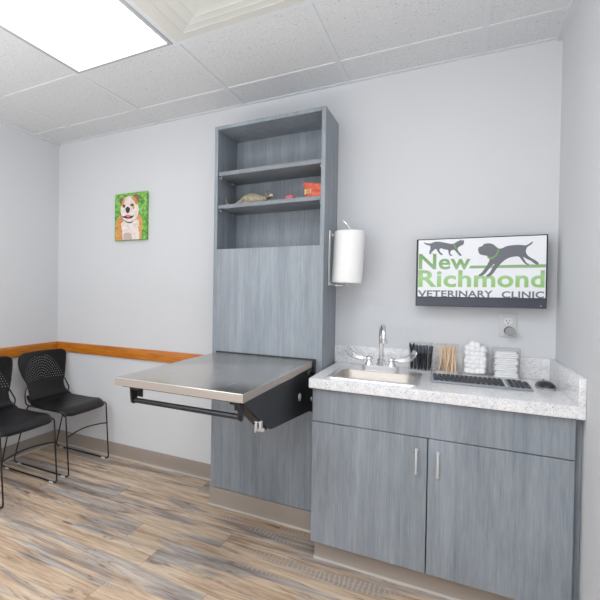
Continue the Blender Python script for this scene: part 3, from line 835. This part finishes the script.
M_screen = mat('screen_white', srgb(196, 198, 203), .35, emit=srgb(232, 233, 238), estr=.22)
m = MB(); m.box((ux0, my-.0012, uz0), (ux1, my, uz1)); scr = m.build('screen', M_screen, t, off)
def logo_mat():
    mm = mat('logo_green_gradient', srgb(140, 185, 110), .4); q = NT(mm)
    tc = q.n('ShaderNodeTexCoord'); sp = q.n('ShaderNodeSeparateXYZ'); q.l(tc.outputs['Object'], sp.inputs[0])
    c = q.ramp(q.math('ADD', q.math('MULTIPLY', sp.outputs[2], 3.2), .5), [(.17, srgb(122, 174, 84)), (.42, srgb(150, 190, 126)), (.56, srgb(128, 164, 112)), (.8, srgb(98, 146, 68))])
    q.l(c, q.b.inputs['Base Color']); q.l(c, q.b.inputs['Emission Color']); q.b.inputs['Emission Strength'].default_value = .09
    return mm
M_lgreen = logo_mat()
M_lgrey = mat('logo_grey', srgb(94, 97, 104), .4, emit=srgb(94, 97, 104), estr=.06)
def LP(a, b):
    """logo artwork coordinates (a right, b down, 509 x 246 units) -> point on the screen"""
    s = (a-35)/509; top = 60-18*s; bot = 288+4*s; tt = (bot-b)/(bot-top)
    s = s/2.16/((1-s)/2.444+s/2.16)
    return (ux0+s*(ux1-ux0), uz0+tt*(uz1-uz0))
def flat(name, poly, mt, d=.0006, smooth=True):
    P = [Vector((*LP(a, b), 0)) for a, b in poly]
    if smooth: P = spline(P+[P[0]], 3)[:-1]
    m = MB(); m.prism([(p.x, p.y) for p in P], lambda u, v, w: Vector((u, my-.0012-w, v)), .0001, d); o = m.build(name, mt, scr, off, flat=True)
    return o
def word(txt, a0, a1, btop, bbot, mt, bold, nm='logo_lettering', label=None):
    cu = bpy.data.curves.new('lettering', 'FONT'); cu.body = txt; cu.offset = bold; cu.resolution_u = 4; cu.space_character = 1.04
    ob = bpy.data.objects.new('lettering', cu); COL.objects.link(ob); bpy.context.view_layer.update()
    me = bpy.data.meshes.new_from_object(ob.evaluated_get(bpy.context.evaluated_depsgraph_get()))
    bpy.data.objects.remove(ob)
    xs = [v.co.x for v in me.vertices]; ys = [v.co.y for v in me.vertices]
    ca = max(ys); base = 0 if min(ys) > -.1 else min(ys)
    for v in me.vertices:
        s = (v.co.x-min(xs))/(max(xs)-min(xs)); q = v.co.y/ca
        x, z = LP(a0+s*(a1-a0), 0)[0], None
        am = a0+s*(a1-a0)
        z = LP(am, bbot+(btop-bbot)*q)[1]
        v.co = Vector((x, my-.0016, z))-Vector(off)
    me.name = nm; me.materials.append(mt)
    o = bpy.data.objects.new(nm, me); COL.objects.link(o); o.parent = scr
    if label: o['label'] = label
    return o
word('New', 37, 243, 115, 176, M_lgreen, .022, label='green lettering reading New')
word('Richmond', 36, 540, 181, 247, M_lgreen, .026, label='green lettering reading Richmond')
word('VETERINARY', 36, 334, 263, 289, M_lgrey, .026, label='grey lettering reading VETERINARY')
word('CLINIC', 369, 539, 265, 291, M_lgrey, .026, label='grey lettering reading CLINIC')
flat('green_bar', [(243, 163), (543, 157), (543, 170), (236, 174)], M_lgreen, .0004, False)
dog = [(271, 97), (276, 88), (288, 84), (294, 76), (310, 73), (326, 75), (338, 82), (350, 92), (364, 94), (385, 85), (410, 81), (440, 80), (460, 82), (474, 76), (486, 67), (489, 70), (481, 80), (468, 88), (464, 96), (462, 108),
       (470, 122), (486, 133), (504, 143), (515, 154), (508, 158), (497, 154), (482, 143), (466, 136), (452, 128), (458, 140), (466, 152), (476, 156), (470, 159), (458, 154), (446, 140), (436, 128), (424, 126), (400, 130), (380, 140),
       (362, 156), (346, 176), (332, 196), (318, 206), (304, 205), (318, 192), (330, 172), (338, 156), (326, 164), (312, 182), (298, 198), (284, 204), (274, 202), (288, 190), (304, 168), (314, 150), (318, 136), (312, 126), (300, 122), (284, 119), (275, 112)]
flat('dog_silhouette', dog, M_lgrey, .0008)
flat('green_collar', [(309, 123), (322, 130), (338, 122), (347, 108), (350, 94), (355, 97), (353, 111), (343, 126), (325, 137), (310, 132)], M_lgreen, .0011)
cat = [(54, 67), (66, 71), (84, 72), (100, 66), (120, 66), (145, 71), (166, 75), (176, 73), (188, 65), (198, 61), (201, 56), (206, 62), (212, 58), (215, 68), (212, 78), (200, 84), (192, 90), (191, 100), (200, 112), (207, 121), (199, 123), (190, 113), (179, 101), (170, 99),
       (162, 106), (163, 116), (171, 122), (162, 123), (155, 114), (152, 100), (138, 97), (126, 93), (118, 96), (122, 108), (132, 117), (125, 120), (114, 110), (104, 95), (96, 100), (88, 108), (84, 113), (94, 114), (80, 116), (78, 106), (82, 94), (80, 82), (68, 79), (57, 72)]
flat('cat_silhouette', cat, M_lgrey, .0008)
flat('green_collar', [(171, 73), (176, 75), (183, 84), (187, 93), (181, 95), (177, 86)], M_lgreen, .0011)

# ------------------------------------------------------------------ outlet and plug
off = (2.918, -.003, 1.104)
t = thing('wall_outlet', 'white duplex wall outlet below the monitor', 'outlet', off)
m = MB(); m.box((2.884, -.0065, 1.047), (2.952, -.0005, 1.16), 0, .0025, 2); m.build('cover_plate', M_plate, t, off)
for z in (1.124, 1.082):
    m = MB(); m.prism(rrect(2.901, 2.935, z-.0165, z+.0165, .013), lambda u, v, w: Vector((u, -w, v)), .0066, .0085, 0)
    for dx, h in ((-.0065, .0045), (.0065, .0035)): m.box((2.918+dx-.0012, -.0088, z+.0035-h/1), (2.918+dx+.0012, -.0085, z+.0035+h), 1)
    m.prism([(.0028*math.cos(a), .0028*math.sin(a)-.009) for a in [2*PI*i/10 for i in range(10)]], lambda u, v, w, z=z: Vector((2.918+u, -w, z+v)), .0085, .0088, 1)
    m.build('socket', [M_white, M_dark], t, off)
off = (2.922, -.0095, 1.082)
t = thing('plug', 'round grey plug pushed into the lower outlet socket', 'plug', off)
RX = Matrix.Rotation(PI/2, 3, 'X')
m = MB(); m.lathe([(.0205, 0), (.0205, .050), (.0195, .052)], (2.922, -.0095, 1.079), 0, 24, RX); m.build('body', M_plugbody, t, off)
m = MB(); m.lathe([(.0195, .0), (.0195, .0022), (.018, .0035)], (2.922, -.0615, 1.079), 0, 24, RX); m.build('face', M_plugface, t, off)

# ------------------------------------------------------------------ dog picture
def grass_mat():
    mm = mat('picture_green', srgb(90, 160, 60), .6); q = NT(mm)
    vo = q.n('ShaderNodeTexVoronoi'); vo.inputs['Scale'].default_value = 55; q.l(q.coord('Object'), vo.inputs['Vector'])
    sp = q.n('ShaderNodeSeparateColor'); q.l(vo.outputs['Color'], sp.inputs[0])
    q.l(q.ramp(sp.outputs[0], [(0, srgb(66, 130, 52)), (.45, srgb(98, 168, 66)), (.8, srgb(132, 190, 66)), (1, srgb(150, 200, 120))]), q.b.inputs['Base Color']); return mm
M_pg = grass_mat()
M_po = ptex('picture_orange_fur', srgb(196, 126, 56), srgb(224, 164, 96), 45); M_pw = ptex('picture_white_fur', srgb(222, 206, 196), srgb(240, 230, 224), 40)
M_pk = mat('picture_dark', srgb(46, 38, 42), .6); M_pp = mat('picture_tongue', srgb(226, 120, 122), .6); M_pb = mat('picture_brown', srgb(132, 96, 82), .6); M_pc = mat('picture_collar', srgb(84, 48, 66), .6)
M_pg2 = mat('picture_shade', srgb(196, 176, 166), .6)
PX0, PX1, PZ0, PZ1 = .590, .868, 1.617, 1.961
m = MB(); m.box((PX0, -.032, PZ0), (PX1, -.001, PZ1), 0, .003, 2)
lay = [0]
def pp(pts, mi, d):
    P = [Vector((PX0+(a-190)/241*(PX1-PX0), PZ1-(b-(112-32*(a-190)/241))/(350-(0)*a)*(PZ1-PZ0), 0)) for a, b in pts]
    P = spline(P+[P[0]], 4)[:-1]
    m.prism([(min(max(p.x, PX0+.003), PX1-.003), min(max(p.y, PZ0+.003), PZ1-.003)) for p in P], lambda u, v, w: Vector((u, -.032-w, v)), -.0005, d*.0003, mi)
pp([(205, 300), (225, 275), (250, 262), (300, 268), (360, 250), (392, 265), (402, 310), (400, 360), (396, 425), (380, 452), (300, 462), (205, 462), (198, 420), (200, 350)], 1, 1)
pp([(240, 330), (270, 300), (320, 310), (365, 290), (378, 330), (350, 380), (355, 450), (300, 458), (258, 456), (250, 390)], 2, 2)
pp([(262, 400), (290, 392), (318, 398), (325, 450), (262, 455)], 8, 3)
pp([(352, 340), (375, 360), (382, 420), (370, 448), (350, 448), (345, 400)], 2, 3)
pp([(228, 150), (240, 135), (258, 138), (252, 160), (243, 182), (230, 178)], 6, 4)
pp([(330, 118), (350, 104), (372, 112), (382, 130), (378, 148), (362, 152), (345, 140)], 6, 4)
pp([(230, 250), (245, 285), (285, 318), (320, 318), (350, 290), (378, 245), (372, 228), (300, 220), (236, 236)], 7, 4)
pp([(252, 160), (268, 135), (300, 122), (338, 125), (360, 150), (368, 185), (375, 225), (368, 262), (340, 300), (300, 312), (262, 298), (240, 262), (236, 230), (244, 190)], 2, 5)
pp([(250, 160), (272, 135), (268, 160), (262, 185), (250, 200), (244, 190)], 1, 6)
pp([(316, 128), (338, 124), (362, 150), (366, 180), (352, 182), (340, 160), (326, 142)], 1, 6)
pp([(330, 195), (345, 195), (340, 215), (330, 212)], 1, 6)
pp([(250, 192), (262, 184), (274, 190), (270, 206), (256, 208)], 6, 7)
pp([(310, 182), (324, 174), (340, 180), (336, 194), (316, 196)], 6, 7)
pp([(254, 196), (262, 190), (270, 196), (262, 204)], 3, 8)
pp([(316, 186), (325, 179), (334, 185), (325, 192)], 3, 8)
pp([(274, 212), (290, 200), (308, 210), (306, 234), (294, 248), (280, 240)], 3, 8)
pp([(246, 268), (262, 272), (290, 262), (320, 266), (338, 262), (330, 278), (306, 288), (272, 286), (254, 280)], 3, 8)
pp([(278, 262), (294, 258), (312, 264), (306, 276), (288, 278)], 4, 9)
o = m.build('dog_picture', [M_pg, M_po, M_pw, M_pk, M_pp, M_pb, M_pb, M_pc, M_pg2], None, (0, 0, 0), flat=True)
tag(o, 'small canvas picture of a seated bulldog on green hung on the back wall', 'picture')

# ------------------------------------------------------------------ stacking chairs
def make_chair():
    t = thing('stacking_chair', '', 'chair', (0, 0, 0), 'stacking chairs along the left wall')
    # seat: u across, v from the back crease to the front edge
    def sw(v): return .198+(.233-.198)*min(1, v/.38)**.7 if v < .38 else .233-(.012*max(0, (v-.86)/.14)**2)
    def seat(u, v):
        s = 2*u-1; w = sw(v); x = -.155+.405*v
        rnd = max(0, (abs(s)-.72)/.28)
        x -= .03*rnd**2*max(0, (v-.6)/.4)
        z = .447 + .012*s*s*(1-v*.6) - .010*math.sin(PI*min(1, v*1.1))
        z += .035*max(0, 1-v/.16)**2
        z -= .040*max(0, (v-.80)/.20)**2
        z -= .010*max(0, (abs(s)-.9)/.1)**2*(v > .15)
        return Vector((x, s*w, z))
    m = MB(); m.grid(seat, 24, 26); o = m.build('seat', M_shell, t, sharp=180)
    md = o.modifiers.new('thickness', 'SOLIDIFY'); md.thickness = .011; md.offset = -1
    def bw(v):
        K = [(0, .194), (.10, .188), (.2, .188), (.32, .203), (.5, .230), (.68, .248), (.82, .254), (.93, .252), (1, .243)]
        for (a, wa), (b, wb) in zip(K, K[1:]):
            if v <= b: q = (v-a)/(b-a); q = q*q*(3-2*q)*.3+q*.7; return wa+(wb-wa)*q
        return K[-1][1]
    def back(u, v):
        s = 2*u-1; w = bw(v)
        z = .482+.308*v; x = -.155-.012*min(1, v/.2)-.074*v-.022*math.sin(PI*v)+.022*v*v
        z -= .020*max(0, 1-v/.12); x += .034*max(0, 1-v/.12)**2
        rnd = max(0, (abs(s)-.8)/.2)
        z -= .016*rnd**2*max(0, (v-.75)/.25) + .004*s*s*v
        x += (.058-.03*v)*s*s*(.2+.8*min(1, v/.34))
        return Vector((x, s*w, z))
    m = MB(); m.grid(back, 28, 28); o = m.build('backrest', M_shell_h, t, sharp=180)
    md = o.modifiers.new('thickness', 'SOLIDIFY'); md.thickness = .0024; md.offset = 0
    for s in (-1, 1):
        y = s*.22
        p = [(-.150, s*.190, .565), (-.154, s*.214, .535), (-.138, s*.236, .484), (-.150, s*.212, .428), (.20, s*.21, .424), (.232, s*.222, .418), (.262, y, .009), (-.262, y, .009), (-.140, s*.208, .424), (-.06, s*.2, .428)]
        m = MB(); m.tube(fillet(p, .03, 5), .0055, 0, 10); leg = m.build('sled_leg', M_wire, t)
        for x in (.215, -.2):
            m = MB(); m.box((x-.018, y-.010, .0), (x+.018, y+.010, .0125), 0, .004, 2); m.build('glide', M_glide, leg)
    m = MB()
    m.tube(spline([(.246, -.222, .270), (.236, -.16, .277), (.226, -.08, .282), (.222, 0, .284), (.226, .08, .282), (.236, .16, .277), (.246, .222, .270)], 5), .005, 0, 8); m.build('front_stretcher', M_wire, t)
    m = MB(); m.tube([(-.12, -.2, .426), (-.12, .2, .426)], .005, 0, 8); m.tube([(.15, -.2, .424), (.15, .2, .424)], .005, 0, 8); m.build('seat_crossbar', M_wire, t)
    return t
c0 = make_chair(); c0.location = (.338, -.312, 0); c0['label'] = 'black perforated-back sled chair in the corner, farther from the camera'
c1 = copy_tree(c0); c1.location = (.338, -.866, 0); c1['label'] = 'black sled chair cut off by the left edge, nearer the camera'

# ------------------------------------------------------------------ lights, world, camera
w = bpy.data.worlds.new('World'); scn.world = w; w.use_nodes = True
w.node_tree.nodes['Background'].inputs[0].default_value = (.9, .95, 1, 1); w.node_tree.nodes['Background'].inputs[1].default_value = .3
def area(name, loc, rot, size, sizey, e, col=(1, .98, .96)):
    l = bpy.data.lights.new(name, 'AREA'); l.shape = 'RECTANGLE'; l.size = size; l.size_y = sizey; l.energy = e; l.color = col
    o = bpy.data.objects.new(name, l); o.location = loc; o.rotation_euler = rot; COL.objects.link(o); return o
area('added_fill_front', (1.7, -4.1, 1.5), Euler((math.radians(84), 0, math.radians(-6))), 2.4, 1.2, 12, (.97, .985, 1))  # added area lamp behind the camera, soft fill towards the back wall
area('added_fill_up', (1.6, -2.9, .9), Euler((math.radians(184), 0, 0)), 1.6, 1.2, 32, (.97, .985, 1))  # added area lamp facing up, brightens the ceiling and upper walls
scn.view_settings.view_transform = 'Standard'; scn.view_settings.look = 'None'; scn.view_settings.exposure = 0.58; scn.view_settings.gamma = 1.07
scn.cycles.max_bounces = 10; scn.cycles.diffuse_bounces = 6; scn.cycles.transparent_max_bounces = 24; scn.cycles.use_denoising = True; scn.cycles.sample_clamp_indirect = 6

yaw, pit, rol, fpx = -.5867, -.0143, .0112, 478.53
fw = Vector((math.sin(yaw)*math.cos(pit), math.cos(yaw)*math.cos(pit), math.sin(pit))); rt = Vector((math.cos(yaw), -math.sin(yaw), 0)); up = rt.cross(fw)
r2 = math.cos(rol)*rt+math.sin(rol)*up; u2 = -math.sin(rol)*rt+math.cos(rol)*up
cd = bpy.data.cameras.new('camera'); cam = bpy.data.objects.new('camera', cd); COL.objects.link(cam)
M3 = Matrix((r2, u2, -fw)).transposed().to_4x4(); M3.translation = Vector((2.6923, -2.9217, 1.2554)); cam.matrix_world = M3
cd.sensor_width = 36; cd.lens = fpx/600*36; cd.shift_x = 165.83/600; cd.shift_y = -3.386/600; cd.clip_start = .02
scn.camera = cam
